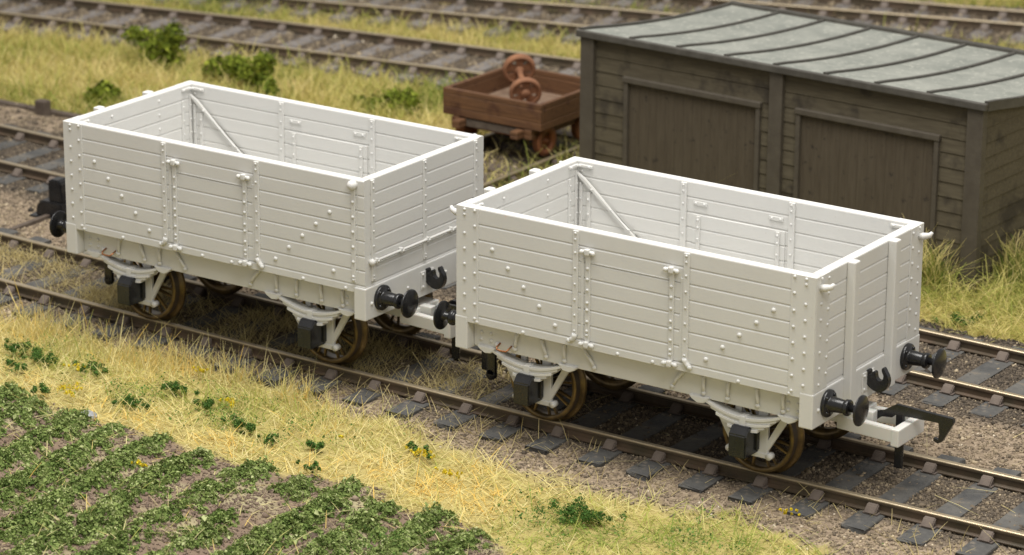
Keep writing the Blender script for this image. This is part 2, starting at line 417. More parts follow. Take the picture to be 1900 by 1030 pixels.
def stones(name, x, y, z, size, tint, mat):
    n = len(x)
    q = rng.normal(size=(n, 4)); q /= np.linalg.norm(q, axis=1)[:, None]; w, a, b, c = q.T
    R = np.stack([1-2*(b*b+c*c), 2*(a*b-c*w), 2*(a*c+b*w), 2*(a*b+c*w), 1-2*(a*a+c*c), 2*(b*c-a*w), 2*(a*c-b*w), 2*(b*c+a*w), 1-2*(a*a+b*b)], -1).reshape(n, 3, 3)
    base = CUB[None]*rng.uniform(.65, 1.25, (n, 8, 1))*rng.uniform(.6, 1.2, (n, 1, 3))
    V = np.einsum('nij,nkj->nki', R, base)*size[:, None, None]+np.stack([x, y, z], -1)[:, None]
    F = (np.arange(n)[:, None, None]*8+CF[None]).reshape(-1, 4)
    o = raw_mesh(name, V.reshape(-1, 3), F, mat, np.repeat(tint, 8)); return tag(o, kind='stuff')

# ------------------------------------------------------------------ tracks
RAILSEC = [(-.085, -.158), (.085, -.158), (.085, -.140), (.026, -.118), (.026, -.022), (.050, -.010), (.050, .038), (.038, .05), (-.038, .05), (-.050, .038), (-.050, -.010), (-.026, -.022), (-.026, -.118), (-.085, -.140)]
def rail(pts, parent, mat=None, scale=1.0):
    b = bmesh.new(); rings = []
    P = [Vector((p[0], p[1], 0)) for p in pts]
    for i, p in enumerate(P):
        d = (P[min(i+1, len(P)-1)]-P[max(i-1, 0)]).normalized(); s = Vector((-d.y, d.x, 0))
        rings.append([b.verts.new(p+s*a+Vector((0, 0, c))) for a, c in RAILSEC])
    n = len(RAILSEC)
    for A, B in zip(rings, rings[1:]):
        for k in range(n): b.faces.new((A[k], A[(k+1) % n], B[(k+1) % n], B[k]))
    b.faces.new(rings[0][::-1]); b.faces.new(rings[-1])
    m = MB(); m.bm.free(); m.bm = b
    return m.build('rail', mat or M['rail'], parent)
def sleeper_mesh(half, w=.21, h=.16, key=0):
    m = MB(); m.box(-w, w, -half, half, -.16-h, -.161, .022)
    for v in m.bm.verts:
        v.co.x += random.uniform(-.02, .02); v.co.z += random.uniform(-.008, .004) if v.co.z > -.2 else 0
        v.co.y += random.uniform(-.03, .03) if abs(v.co.y) > half*.8 else 0
    return m
def chair_mesh():
    m = MB()
    m.box(-.13, .13, -.19, .19, -.162, -.135, .012)
    for s in (-1, 1):
        m.prism([(s*.040, -.135), (s*.21, -.140), (s*.17, -.10), (s*.10, -.03), (s*.040, -.008)], -.10, .10, 'x', .016)
    return m
def track(name, label, group, near, far, x0, x1, pitch, off, half, smat, cmat, chairs=True, along='x', gaps=()):
    """near/far : functions giving the two rails' sideways coordinate"""
    root = empty(name, (0, 0, 0)); tag(root, label, 'railway track', group)
    n = 60
    for fn in (near, far):
        ts = np.linspace(x0, x1, n)
        rail([(t, float(fn(t))) if along == 'x' else (float(fn(t)), t) for t in ts], root)
    sm = [sleeper_mesh(half).build('sleeper', smat, root) for _ in range(4)]
    cm = chair_mesh().build('chair', cmat, sm[0]) if chairs else None
    k = 0; t = x0+off
    first_chair = cm
    while t < x1 and k < 98:
        o = sm[k] if k < 4 else sm[k % 4].copy()
        if k >= 4: COL.objects.link(o); o.parent = root
        a, c = float(near(t)), float(far(t)); mid = (a+c)/2
        sl = (float(near(t+.1))+float(far(t+.1))-a-c)/.4
        ang = math.atan(sl)+random.gauss(0, .012)
        tt = t+random.gauss(0, .02)
        o.location = (tt, mid, 0) if along == 'x' else (mid, tt, 0)
        o.rotation_euler = (0, 0, ang if along == 'x' else -PI/2)
        if chairs:
            for yy in (a-mid, c-mid):
                if first_chair is not None: ch = first_chair; first_chair = None
                else: ch = cm.copy(); COL.objects.link(ch)
                ch.parent = o; ch.location = (0, yy, 0)
        k += 1; t += pitch*random.uniform(.985, 1.015)
    return root
g1 = 1.02
track('railway_track', 'bronze-topped front railway track carrying the two white wagons', 'railway tracks', lambda x: yc1(x)-g1, lambda x: yc1(x)+g1, -24, 11, .955, .42, 1.78, M['sleeper'], M['chair'])
track('railway_track', 'middle railway track between the white wagons and the brown shed', 'railway tracks', lambda x: yc2(x)-1.02, lambda x: yc2(x)+1.02, -32, 12, .955, .3, 1.72, M['sleeper'], M['chair'])
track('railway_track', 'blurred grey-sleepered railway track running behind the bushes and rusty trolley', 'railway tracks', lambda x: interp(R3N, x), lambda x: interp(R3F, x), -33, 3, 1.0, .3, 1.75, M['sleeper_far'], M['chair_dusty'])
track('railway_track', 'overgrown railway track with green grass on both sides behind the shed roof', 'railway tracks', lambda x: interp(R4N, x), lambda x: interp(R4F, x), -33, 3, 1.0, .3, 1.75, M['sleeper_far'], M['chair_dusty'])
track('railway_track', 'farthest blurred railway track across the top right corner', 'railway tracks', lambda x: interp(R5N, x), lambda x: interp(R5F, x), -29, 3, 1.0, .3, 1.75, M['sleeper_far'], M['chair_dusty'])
track('railway_track', 'short dark siding at right angles under the rusty trolley', 'railway tracks', lambda t: -12.72, lambda t: -10.62, 9.3, 15.2, .8, .4, 1.5, M['old_wood'], M['chair'], True, 'y')

# ------------------------------------------------------------------ wagons
HX, HY, T = 3.3, 1.731, .17
ZT, ZB = 3.67, 1.70
GR = [3.41, 3.15, 2.89, 2.63, 2.37, 2.11, 1.85]
def wall_profile(inner=True, thick=T):
    """(t, z): t=0 outer face, t=thick inner face, with a V groove between planks on both faces"""
    g = .014; r = .022
    p = [(0.0, ZB+.008), (.008, ZB)]
    out = [(thick-.008, ZB), (thick, ZB+.008)]
    p = [(.008, ZB), (thick-.008, ZB), (thick, ZB+.008)]
    for z in GR[::-1][1:]: p += [(thick, z-.034), (thick-g, z-.005), (thick-g, z+.003), (thick, z+.009)]
    p += [(thick, ZT-r), (thick-r*.3, ZT-r*.3), (thick-r, ZT), (r, ZT), (r*.3, ZT-r*.3), (0, ZT-r)]
    for z in GR: p += [(0, z+.009), (g, z+.003), (g, z-.005), (0, z-.034)]
    p += [(0, ZB+.008)]
    return p
def strap(m, c, half, z0, z1, face, sgn, axis, proud=.025, bolts=None, br=.022, bev=.008):
    """vertical strap on a wall face at coordinate face, facing sgn; axis 'y': wall face normal is y and c is an x"""
    a, b = (face-.004*sgn, face+proud*sgn); a, b = min(a, b), max(a, b)
    if axis == 'y': m.box(c-half, c+half, a, b, z0, z1, bev)
    else: m.box(a, b, c-half, c+half, z0, z1, bev)
    if bolts is not None:
        for z in bolts:
            p = (c, face+proud*sgn, z) if axis == 'y' else (face+proud*sgn, c, z)
            m.dome(p, (0, sgn, 0) if axis == 'y' else (sgn, 0, 0), br, br*.9)
def mids(lo=1.7, hi=3.7):
    z = [3.6, 3.50]+[(a+b)/2 for a, b in zip(GR, GR[1:])]+[1.93]
    return [v for v in z if lo < v < hi]
def hinge_knuckle(m, x, y, z, s, w=.10):
    m.box(x-w*.42, x+w*.42, min(y, y+s*.085), max(y, y+s*.085), z-.055, z+.05, .022)
    Mx = Matrix.Translation((x-.115, y+s*.03, z-.005))@Matrix.Rotation(PI/2, 4, 'Y')
    m.lathe([(0, 0), (.026, 0), (.03, .02), (.03, .21), (.026, .23), (0, .23)], Mx, 10)
    for d in (-.105, .105): m.dome((x+d, y+s*.045, z-.01), (0, s, 0), .042, .04)

def side_wall(root, s, end_door):
    """s=-1: the near side, +1: the far side"""
    m = MB(); prof = [(s*(HY-t), z) for t, z in wall_profile()]
    m.prism(prof, -HX, HX, 'x')
    f = s*HY
    for k in range(5):     # the slanting row of bolts each side of the door
        m.dome((-2.605+.305*k, f, 3.028-.261*k), (0, s, 0), .04, .034)
        x = 2.583-.292*k
        m.dome((x, f, 3.017-.258*k), (0, s, 0), .04, .034)
    if end_door: m.dome((2.65, f, 2.0), (0, s, 0), .04, .034)
    for x in (-2.9, -2.0, -.2, 2.0, 2.9, .45): m.dome((x, f, 1.745), (0, s, 0), .034, .03)
    wall = m.build('side_wall', M['plastic'], root)
    # corner plates with two rows of rivets
    for e in (-1, 1):
        m = MB()
        if e == 1 and end_door:
            strap(m, 3.08, .042, 1.88, 3.56, f, s, 'y', .022, mids(1.8, 3.4), .03)
            m.lathe([(0, .12), (.05, .11), (.085, .06), (.085, 0), (.075, -.02)], Matrix.Translation((3.08, f, 3.575))@Matrix.Rotation(-s*PI/2, 4, 'X'), 14)
            m.box(3.165, 3.172, min(f, f+s*.006), max(f, f+s*.006), 1.87, 3.6, 0)
            m.build('end_strap', M['plastic'], wall); continue
        x0, x1 = (2.875, HX+.004) if e == 1 else (-HX-.004, -2.875)
        m.box(x0, x1, min(f-s*.01, f+s*.014), max(f-s*.01, f+s*.014), 1.712, ZT-.006, .006)
        for z in (3.618, 3.534, 3.22, 2.96, 2.70, 2.44, 2.18, 1.92): m.dome((e*3.14, f+s*.014, z), (0, s, 0), .027, .026)
        for z in (3.626, 3.366, 3.088, 2.83, 2.57, 2.31, 2.045, 1.80): m.dome((e*2.94, f+s*.014, z), (0, s, 0), .027, .026)
        m.build('corner_plate', M['plastic'], wall)
    # body straps beside the door, curling outward at the foot
    for e, x in ((-1, -1.0), (1, 1.04)):
        m = MB(); strap(m, x, .05, 1.90, 3.64, f, s, 'y', .03, mids(1.9), .022)
        m.tube([(x, f+s*.012, 1.93), (x+e*.01, f+s*.012, 1.88), (x+e*.04, f+s*.012, 1.83), (x+e*.10, f+s*.012, 1.80)], [.05, .05, .045, .05], 8)
        m.dome((x+e*.10, f+s*.03, 1.80), (0, s, 0), .045, .04)
        m.build('strap', M['plastic'], wall)
    # door: hinge straps, framing slots
    m = MB()
    for x in (-.875, .955): m.box(x-.026, x+.026, min(f-s*.012, f+s*.010), max(f-s*.012, f+s*.010), 1.87, 3.22, .004)
    m.box(-.92, 1.0, min(f-s*.0, f+s*.006), max(f, f+s*.006), 3.150, 3.162, 0)
    door = m.build('side_door', M['plastic'], wall)
    for x in (-.765, .78):
        m = MB(); strap(m, x, .042, 1.84, 3.30, f, s, 'y', .03, [3.06, 2.88, 2.7, 2.49, 2.37, 2.18, 2.02, 1.95], .028)
        hinge_knuckle(m, x, f, 3.335, s); hinge_knuckle(m, x, f, 1.80, s)
        m.build('hinge', M['plastic'], wall)
    # inside
    fi = s*(HY-T); si = -s
    for x in (-1.02, 1.03):
        m = MB(); strap(m, x, .055, 1.8, 3.64, fi, si, 'y', .035, mids(1.8), .022); m.build('inner_strap', M['plastic'], wall)
    m = MB(); q = .024; prof = [(-.004, 1.845), (q-.006, 1.845), (q, 1.851)]
    for z in GR[::-1][1:-2]: prof += [(q, z-.034), (q-.014, z-.005), (q-.014, z+.003), (q, z+.009)]
    prof += [(q, 3.122), (q-.006, 3.128), (-.004, 3.128)]
    m.prism([(fi+si*a, z) for a, z in prof], -.84, .91, 'x'); m.build('inner_door_panel', M['plastic'], wall)
    for x in (-.72, .79): m = MB(); strap(m, x, .035, 1.86, 3.11, fi+si*.024, si, 'y', .03, [3.05, 2.92, 2.72, 2.5, 2.3], .024); m.build('inner_door_strap', M['plastic'], wall)
    for x in (-.70, .74):
        m = MB()
        m.box(x-.135, x+.135, min(fi, fi+si*.022), max(fi, fi+si*.022), 3.285, 3.355, .01)
        for d in (-.08, .08): m.dome((x+d, fi+si*.022, 3.32), (0, si, 0), .026, .02)
        m.build('hinge_plate', M['plastic'], wall)
    for e in (-1, 1):
        m = MB()
        strap(m, e*3.05, .03, 1.8, 3.27, fi, si, 'y', .03, mids(1.8, 3.3), .022)
        strap(m, e*2.89, .032, 1.8, 3.15, fi, si, 'y', .04, mids(1.8, 3.1), .028)
        m.box(min(e*3.10, e*2.82), max(e*3.10, e*2.82), min(fi, fi+si*.04), max(fi, fi+si*.04), 3.56, 3.615, .015)
        for d in (3.06, 2.88): m.dome((e*d, fi+si*.04, 3.59), (0, si, 0), .026, .022)
        m.dome((e*3.04, fi, 3.5), (0, si, 0), .03, .026)
        m.prism([(e*3.12, 3.50), (e*3.10, 3.42), (e*2.97, 3.315), (e*.98, 1.80), (e*1.10, 1.80), (e*2.93, 3.385)], min(fi+si*.03, fi+si*.075), max(fi+si*.03, fi+si*.075), 'y', .012)
        for k in (.12, .3, .48, .66): m.dome((e*(3.05-k*2.1), fi+si*.075, 3.41-k*1.60), (0, si, 0), .024, .02)
        m.build('corner_brace', M['plastic'], wall)
    return wall
def end_wall(root, s, end_door):
    m = MB(); prof = [(s*(HX-t), z) for t, z in wall_profile()]
    ya = HY-T
    m.prism([(p[0], p[1]) for p in prof], -ya, ya, 'y')
    f = s*HX
    if not (end_door and s == 1):
        pass
    wall = m.build('end_wall', M['plastic'], root)
    if end_door and s == 1:
        for y in (-1.51, -.035, 1.47):
            m = MB(); strap(m, y, .045, 1.89, 3.645, f, s, 'x', .03, mids(1.9), .022); m.build('end_strap', M['plastic'], wall)
        m = MB()
        Mx = Matrix.Translation((f+.042, -1.63, 2.235))@Matrix.Rotation(-PI/2, 4, 'X')
        m.lathe([(0, 0), (.04, .01), (.06, .04), (.06, .07), (.04, .1), (.024, .12), (.024, 3.2), (.045, 3.22), (.045, 3.28), (0, 3.29)], Mx, 12)
        for y in (-1.45, -.75, 0, .7, 1.4): m.box(f, f+.075, y-.03, y+.03, 2.19, 2.28, .012); m.dome((f+.085, y, 2.235), (1, 0, 0), .026, .02)
        m.box(f, f+.012, -1.44, 1.4, 2.165, 2.175, 0)
        m.build('door_bar', M['plastic'], wall)
    else:
        for e in (-1, 1):
            m = MB()
            y0, y1 = (1.31, HY+.002) if e == 1 else (-HY-.002, -1.31)
            m.box(min(f-s*.008, f+s*.014), max(f-s*.008, f+s*.014), y0, y1, 1.80, ZT-.006, .006)
            for z in (3.62, 3.22, 2.96, 2.70, 2.44, 2.18, 1.92): m.dome((f+s*.014, e*1.585, z), (s, 0, 0), .027, .025)
            for z in (3.58, 3.34, 3.08, 2.83, 2.57, 2.31, 2.045): m.dome((f+s*.014, e*1.37, z), (s, 0, 0), .027, .025)
            m.build('end_plate', M['plastic'], wall)
        for y in (-.70, .63):
            m = MB(); m.box(min(f, f+s*.15), max(f, f+s*.15), y-.085, y+.085, 1.27, ZT+.012, .03, 3)
            m.box(min(f, f+s*.018), max(f, f+s*.018), y+.06, y+.25, 1.85, ZT-.05, .004)
            for z in (3.45, 3.05, 2.75, 2.45, 2.15, 1.9): m.dome((f+s*.018, y+.19, z), (s, 0, 0), .03, .026)
            m.build('end_stanchion', M['plastic'], wall)
        for e in (-1, 1) if not end_door else ():
            m = MB(); y = e*1.60
            m.tube([(f, y, 3.47), (f+s*.10, y-.01, 3.49), (f+s*.19, y+.0, 3.52), (f+s*.22, y+.015, 3.57)], [.06, .058, .042, .025], 10)
            m.build('rope_hook', M['plastic'], wall)
    # inside face
    fi = s*(HX-T); si = -s
    for e in (-1, 1):
        m = MB(); strap(m, e*1.5, .028, 1.8, 3.50, fi, si, 'x', .03, mids(1.8, 3.5), .022); m.build('corner_iron', M['plastic'], wall)
        m = MB(); strap(m, e*1.29, .03, 1.8, 3.40, fi, si, 'x', .035, mids(1.8, 3.35), .022); m.build('corner_iron', M['plastic'], wall)
        m = MB(); y = e*1.40
        m.box(min(fi, fi+si*.04), max(fi, fi+si*.04), y-.13, y+.13, 3.565, 3.62, .015)
        for d in (-.09, .09): m.dome((fi+si*.04, y+d, 3.593), (si, 0, 0), .026, .02)
        m.build('corner_lug', M['plastic'], wall)
        m = MB()
        for z in (3.53, 3.27, 3.0, 2.74): m.dome((fi, e*.645, z), (si, 0, 0), .03, .026)
        m.build('inner_bolt_row', M['plastic'], wall)
    return wall
def buffer(root, s, y):
    m = MB(); Mx = Matrix.Translation((s*3.325, y, 1.545))@Matrix.Rotation(s*PI/2, 4, 'Y')
    m.lathe([(0, -.02), (.215, -.02), (.22, 0), (.22, .045), (.205, .06), (.13, .065), (.125, .09), (.105, .30), (.10, .31), (.125, .325), (.13, .34), (.13, .38), (.12, .395), (.075, .40), (.072, .40), (0, .40)], Mx, 28)
    for k in range(4):
        a = PI/4+k*PI/2; m.dome(Mx@Vector((.168*math.cos(a), .168*math.sin(a), .06)), (s, 0, 0), .03, .03)
    b = m.build('buffer', M['black'], root)
    m = MB()
    m.lathe([(0, .36), (.058, .36), (.058, .50), (.075, .535), (.12, .555), (.225, .565), (.245, .575), (.245, .59), (.22, .605), (.12, .63), (0, .64)], Mx, 36)
    m.build('buffer_head', M['black'], b)
def hook(root, s):
    m = MB()
    f = s*3.325
    m.box(min(f, f+s*.02), max(f, f+s*.02), -.19, .19, 1.37, 1.69, .008)
    for y in (-.14, .14):
        for z in (1.42, 1.64): m.dome((f+s*.02, y, z), (s, 0, 0), .028, .026)
    p = m.build('hook_plate', M['plastic'], root)
    # closed outline: shank, belly, point, throat, nib
    poly = [(3.32, 1.50), (3.38, 1.44), (3.45, 1.40)]+[(3.53+.185*math.cos(math.radians(a)), 1.585+.20*math.sin(math.radians(a))) for a in np.linspace(250, 405, 14)]+[(3.625, 1.79), (3.60, 1.80), (3.585, 1.775)]
    poly += [(3.555+.068*math.cos(math.radians(a)), 1.655+.085*math.sin(math.radians(a))) for a in np.linspace(55, -170, 12)]
    poly += [(3.48, 1.70), (3.45, 1.715), (3.425, 1.69), (3.41, 1.64), (3.385, 1.65), (3.38, 1.71), (3.35, 1.73), (3.32, 1.70)]
    m = MB(); m.prism([(s*x, z) for x, z in poly], -.055, .055, 'y', .012)
    m.build('draw_hook', M['black'], p)
def coupling(root, s):
    m = MB()
    zt, zb = .99, .74
    for e in (-1, 1):
        m.prism([(s*3.0, e*.22), (s*3.0, e*.36), (s*4.06, e*.44), (s*4.06, e*.31)], zb+.03, zt, 'z', .012)
    m.box(min(s*3.99, s*4.13), max(s*3.99, s*4.13), -.44, .44, zb-.03, zt+.004, .02)
    m.box(min(s*2.6, s*3.34), max(s*2.6, s*3.34), -.34, .34, .86, 1.06, .015)
    m.box(min(s*3.3, s*3.55), max(s*3.3, s*3.55), -.2, -.04, .88, 1.10, .02)
    c = m.build('coupling', M['nylon'], root)
    m = MB()
    poly = [(3.42, .95), (3.52, .92), (3.62, 1.00), (3.80, 1.02), (3.86, 1.08), (4.60, 1.10), (4.62, .90), (4.60, .83), (4.52, .84), (4.53, .79), (4.60, .76), (4.67, .80), (4.86, 1.16), (4.84, 1.22), (3.86, 1.25), (3.62, 1.09), (3.44, 1.05)]
    m.prism([(s*x, z) for x, z in poly], -.04, .04, 'y', .008)
    m.box(min(s*3.86, s*4.00), max(s*3.86, s*4.00), -.035, .035, .20, 1.15, .02)
    m.build('coupling_hook', M['black'], c)
def wheel_mesh(s):
    m = MB(); r, fr = .648, .725
    m.lathe([(.575, .0), (r-.02, .0), (r, .014), (r, .13), (fr-.02, .165), (fr, .185), (fr, .215), (fr-.03, .235), (.56, .235), (.56, .05)], None, 64, True, True)
    return m
def wheelset(root, x):
    m = MB()
    m.lathe([(0, -1.5), (.05, -1.5), (.05, 1.5), (0, 1.5)], Matrix.Translation((x, 0, .70))@Matrix.Rotation(PI/2, 4, 'X'), 14)
    ax = m.build('wheelset_axle', M['dark_iron'], root)
    for s in (-1, 1):
        Mx = Matrix.Translation((x, s*1.115, .70))@Matrix.Rotation(PI/2 if s == 1 else -PI/2, 4, 'X')@Matrix.Rotation(random.uniform(0, .7), 4, 'Z')
        m = wheel_mesh(s); bmesh.ops.transform(m.bm, matrix=Mx, verts=m.bm.verts[:])
        m.lathe([(0, .01), (.10, .01), (.125, .03), (.125, .2), (0, .2)], Mx, 18)
        for k in range(16):
            a = (k//2)*PI/4+(.13 if k % 2 else -.13)
            R2 = Mx@Matrix.Rotation(a, 4, 'Z')
            m.prism([(.09, -.028), (.585, -.017), (.585, .017), (.09, .028)], .035, .085, 'z', .006, R2)
        o = m.build('wheel', M['wheel'], ax)
        o.data.materials.append(M['tread'])
        for p in o.data.polygons:
            c = p.center; rr = math.hypot(c.x-x, c.z-.70); n = p.normal
            if rr > .635 and abs(n.y) < .5 and abs(abs(c.y)-1.04) < .07 or rr < .14: p.material_index = 1
def axle_guard(root, x, s):
    y = s*1.30; m = MB(); a, b = min(y, y+s*.07), max(y, y+s*.07)
    for d, w in ((-.21, .055), (.24, .085)): m.box(x+d-w, x+d+w, a, b, .44, 1.40, .01)
    for e in (-1, 1):
        m.prism([(x+e*.30, .50), (x+e*.20, .50), (x+e*.62, 1.27), (x+e*.76, 1.27)], a+.004, b-.004, 'y', .008)
        m.prism([(x+e*.17, .62), (x+e*.30, .86), (x+e*.30, .55)], a+.008, b-.008, 'y', .0)
    m.box(x-.37, x+.37, a-.015, b+.015, .425, .515, .02)
    for e in (-1, 1): m.lathe([(0, -.06), (.055, -.06), (.055, .06), (0, .06)], Matrix.Translation((x+e*.36, (a+b)/2, .47))@Matrix.Rotation(PI/2, 4, 'X'), 12)
    g = m.build('axle_guard', M['plastic'], root)
    # leaf spring : curved leaves, longest on top
    m = MB(); ys = s*1.50
    for k in range(5):
        hl = .69-.105*k; n = 13; top = []; bot = []
        for i in range(n):
            u = -hl+2*hl*i/(n-1); zc = 1.075-.046*k+.165*(u/.69)**2
            top.append((x+u, zc+.042)); bot.append((x+u, zc))
        wy = .105 if k % 2 == 0 else .088; m.prism(top+bot[::-1], ys-wy, ys+wy, 'y')
    m.box(x-.055, x+.055, ys-.115, ys+.115, .85, 1.14, .012)
    m.build('leaf_spring', M['plastic'], g)
    for e in (-1, 1):
        m = MB()
        m.prism([(x+e*.60, 1.30), (x+e*.98, 1.30), (x+e*.93, 1.24), (x+e*.82, 1.185), (x+e*.70, 1.20)], ys-.11, ys+.11, 'y', .012)
        m.build('spring_shoe', M['plastic'], g)
    m = MB()
    y0, y1 = s*1.36, s*1.76
    m.prism([(y0, .50), (y1, .50), (y1, .87), (y1-s*.10, .99), (y0, .99)], x-.155, x+.155, 'x', .018)
    m.box(x-.19, x+.19, min(s*1.375, s*1.45), max(s*1.375, s*1.45), .56, .99, .012)
    m.build('axlebox', M['black'], g)
def solebar(root, s, clip):
    m = MB(); y0, y1 = s*1.40, s*1.56
    m.box(-3.08, 3.08, min(y0, y1), max(y0, y1), 1.27, 1.705, .012)
    f = y1
    def curl(x, lean, l=.20):
        m.tube([(x, f, 1.66), (x+lean*.25, f+s*.035, 1.60), (x+lean*.7, f+s*.03, 1.48), (x+lean, f+s*.01, 1.36)], [.03, .032, .028, .03], 8)
        m.dome((x+lean, f+s*.02, 1.36), (0, s, 0), .042, .036)
    for x, l in ((-2.20, -.06), (-1.75, .10), (-1.30, 0), (-.95, .22), (.95, -.22), (1.30, 0), (1.75, -.02), (2.25, .02), (2.72, 0)): curl(x, l)
    for x in (-2.93, -2.74, 2.80, 2.97):
        for z in (1.52, 1.40): m.dome((x, f, z), (0, s, 0), .032, .028)
    for x in (-2.62, -2.28): m.dome((x, f, 1.36), (0, s, 0), .05, .05)
    o = m.build('solebar', M['plastic'], root)
    if clip and s == -1:
        m = MB()
        m.tube([(-2.56, f, 1.40), (-2.565, f-.10, 1.36), (-2.54, f-.13, 1.335), (-2.45, f-.135, 1.325), (-2.36, f-.13, 1.33), (-2.335, f-.10, 1.36), (-2.34, f, 1.39)], .015, 8)
        m.build('wire_handle', M['copper'], o)
def headstock(root, s):
    m = MB(); x0, x1 = s*3.085, s*3.325
    m.box(min(x0, x1), max(x0, x1), -1.752, 1.752, 1.235, 1.80, .02)
    for y in (-1.58, -.55, .55, 1.58): m.dome((x1, y, 1.51), (s, 0, 0), .034, .03)
    m.build('headstock', M['plastic'], root)
def wagon(loc, rz, end_door, label):
    root = empty('open_wagon', loc, rz); tag(root, label, 'model wagon', 'white model wagons')
    for s in (-1, 1): side_wall(root, s, end_door)
    for s in (-1, 1): end_wall(root, s, end_door)
    m = MB(); m.box(-HX+T-.002, HX-T+.002, -HY+T-.002, HY-T+.002, 1.72, 1.84, .0)
    for i in range(1, 22): m.box(-HX+T+.02+i*.29, -HX+T+.032+i*.29, -1.5, 1.5, 1.84, 1.846, 0)
    m.build('floor', M['plastic'], root)
    for s in (-1, 1):
        solebar(root, s, True); headstock(root, s); hook(root, s); coupling(root, s)
        for y in (-1.3, 1.3): buffer(root, s, y)
        for x in (-2.02, 2.02): axle_guard(root, x, s)
    for x in (-2.02, 2.02): wheelset(root, x)
    m = MB(); m.box(-3.0, 3.0, -.35, .35, 1.30, 1.71, .01); m.build('underframe', M['dark_iron'], root)
    m = MB()        # black drop link hanging below the left headstock
    m.box(-3.55, -3.37, -.54, -.46, .34, 1.0, .03); m.lathe([(0, -.04), (.09, -.04), (.09, .04), (0, .04)], Matrix.Translation((-3.46, -.5, .36))@Matrix.Rotation(PI/2, 4, 'X'), 18)
    m.build('drop_link', M['black'], root)
    return root
wagon((0, 0, 0), 0, False, 'white plastic open wagon on the right with two thick upright posts on its free end')
wagon((-8.604, .165, 0), .0013, True, 'white plastic open wagon on the left with a barred end door facing the other wagon')

# ------------------------------------------------------------------ shed
def shed():
    FL = Vector((-8.715, 10.41, 0)); FR = Vector((.363, 9.92, 0)); d = (FR-FL).normalized()
    root = empty('timber_shed', (FL.x, FL.y, 0), math.atan2(d.y, d.x))
    tag(root, 'dark brown timber shed with two wide doors and sagging grey ribbed roof', 'shed')
    Lx, D, H, zb, HB = 9.09, 5.3, 3.34, -.45, 2.86
    def zr(t): u = t/D; return H-(H-HB)*(1.75*u-.75*u*u)
    # walls: front of clapboards leaving two doorways, as overlapping boards in one mesh
    doors = [(1.0, 4.24, 2.60), (5.06, 8.21, 2.63)]
    m = MB(); z = zb; k = 0
    zs = [3.34, 2.90]+[2.60-.285*i for i in range(11)]
    for z1, z0 in zip(zs, zs[1:]):
        for a, b in ((.27, 4.46), (4.76, 8.8)):
            dx = doors[0] if a < 1 else doors[1]
            sp = [(a, b)] if z0 >= dx[2]-.05 else [(a, dx[0]), (dx[1], b)]
            for p, q in sp: m.prism([(0.0, z0+.004), (.034+random.uniform(-.003, .003), z0+.004), (.018, z1-.004), (0.0, z1-.004)], p, q, 'x', 0, Matrix.Scale(-1, 4, (0, 1, 0)))
    for z1, z0 in zip(zs, zs[1:]):
        m.prism([(Lx, z0+.004), (Lx+.036, z0+.004), (Lx+.02, z1-.004), (Lx, z1-.004)], .06, D-.02, 'y')
        m.prism([(0, z0+.004), (-.036, z0+.004), (-.02, z1-.004), (0, z1-.004)], .06, D-.02, 'y')
    m.prism([(0.01, zb), (D, zb), (D, zr(D)-.05), (D*.5, zr(D*.5)-.05), (0.01, H-.05)], .03, Lx-.03, 'x')
    # trim the end boards to the falling roof line
    bmesh.ops.bisect_plane(m.bm, geom=m.bm.verts[:]+m.bm.edges[:]+m.bm.faces[:], plane_co=(0, 0, H), plane_no=(0, .11, 1), clear_outer=True)
    m.build('wall', M['shed_board'], root)
    for x0, x1 in ((0, .27), (4.46, 4.76), (8.8, 9.09)):
        m = MB(); m.box(x0-(.05 if x0 == 0 else 0), x1+(.05 if x1 > 9 else 0), -.13, .04, zb, H-.02, .015); m.build('post', M['shed_trim'], root)
    m = MB(); m.box(Lx-.1, Lx+.1, D-.2, D+.06, zb, zr(D)-.03, .015); m.build('post', M['shed_trim'], root)
    for x0, x1, zt in doors:
        m = MB(); m.box(x0+.08, x1-.08, -.02, .03, zb+.02, zt-.10, .006)
        for i in range(1, 14):
            xx = x0+.14+(x1-x0-.28)*i/14; m.box(xx-.004, xx+.004, -.023, -.01, zb+.02, zt-.11, 0)
        dr = m.build('door', M['shed_door'], root)
        m = MB(); m.box(x0, x0+.10, -.10, .0, zb, zt, .02); m.box(x1-.10, x1, -.10, 0, zb, zt, .02)
        m.box(x0-.02, x1+.02, -.12, 0, zt-.11, zt+.01, .02)
        m.build('door_frame', M['shed_trim'], dr)
    # sagging felt roof
    m = MB(); n = 14; top = []
    for i in range(n+1):
        t = -.09+(D+.2)*i/n; top.append((t, zr(max(0, min(D, t)))+.06))
    pts = [(a, z-.08) for a, z in top[::-1]]
    m.prism(top+pts, -.08, Lx+.08, 'x'); r = m.build('roof', M['roof'], root)
    for xr in np.linspace(.02, Lx-.02, 9)[1:-1]:
        m = MB(); m.prism([(a, z+.04) for a, z in top]+[(a, z-.01) for a, z in top[::-1]], xr-.04, xr+.04, 'x', .0); m.build('roof_rib', M['roof_rib'], r)
    m = MB()
    m.box(-.12, Lx+.12, -.20, -.085, H-.06, H+.075, .02)
    m.box(-.12, Lx+.12, D+.02, D+.17, HB-.06, HB+.135, .02)
    for x in (-.125, Lx+.035): m.prism([(a, z+.05) for a, z in top]+[(a, z-.14) for a, z in top[::-1]], x, x+.09, 'x', .006)
    m.build('roof_edge', M['roof_rib'], r)
shed()

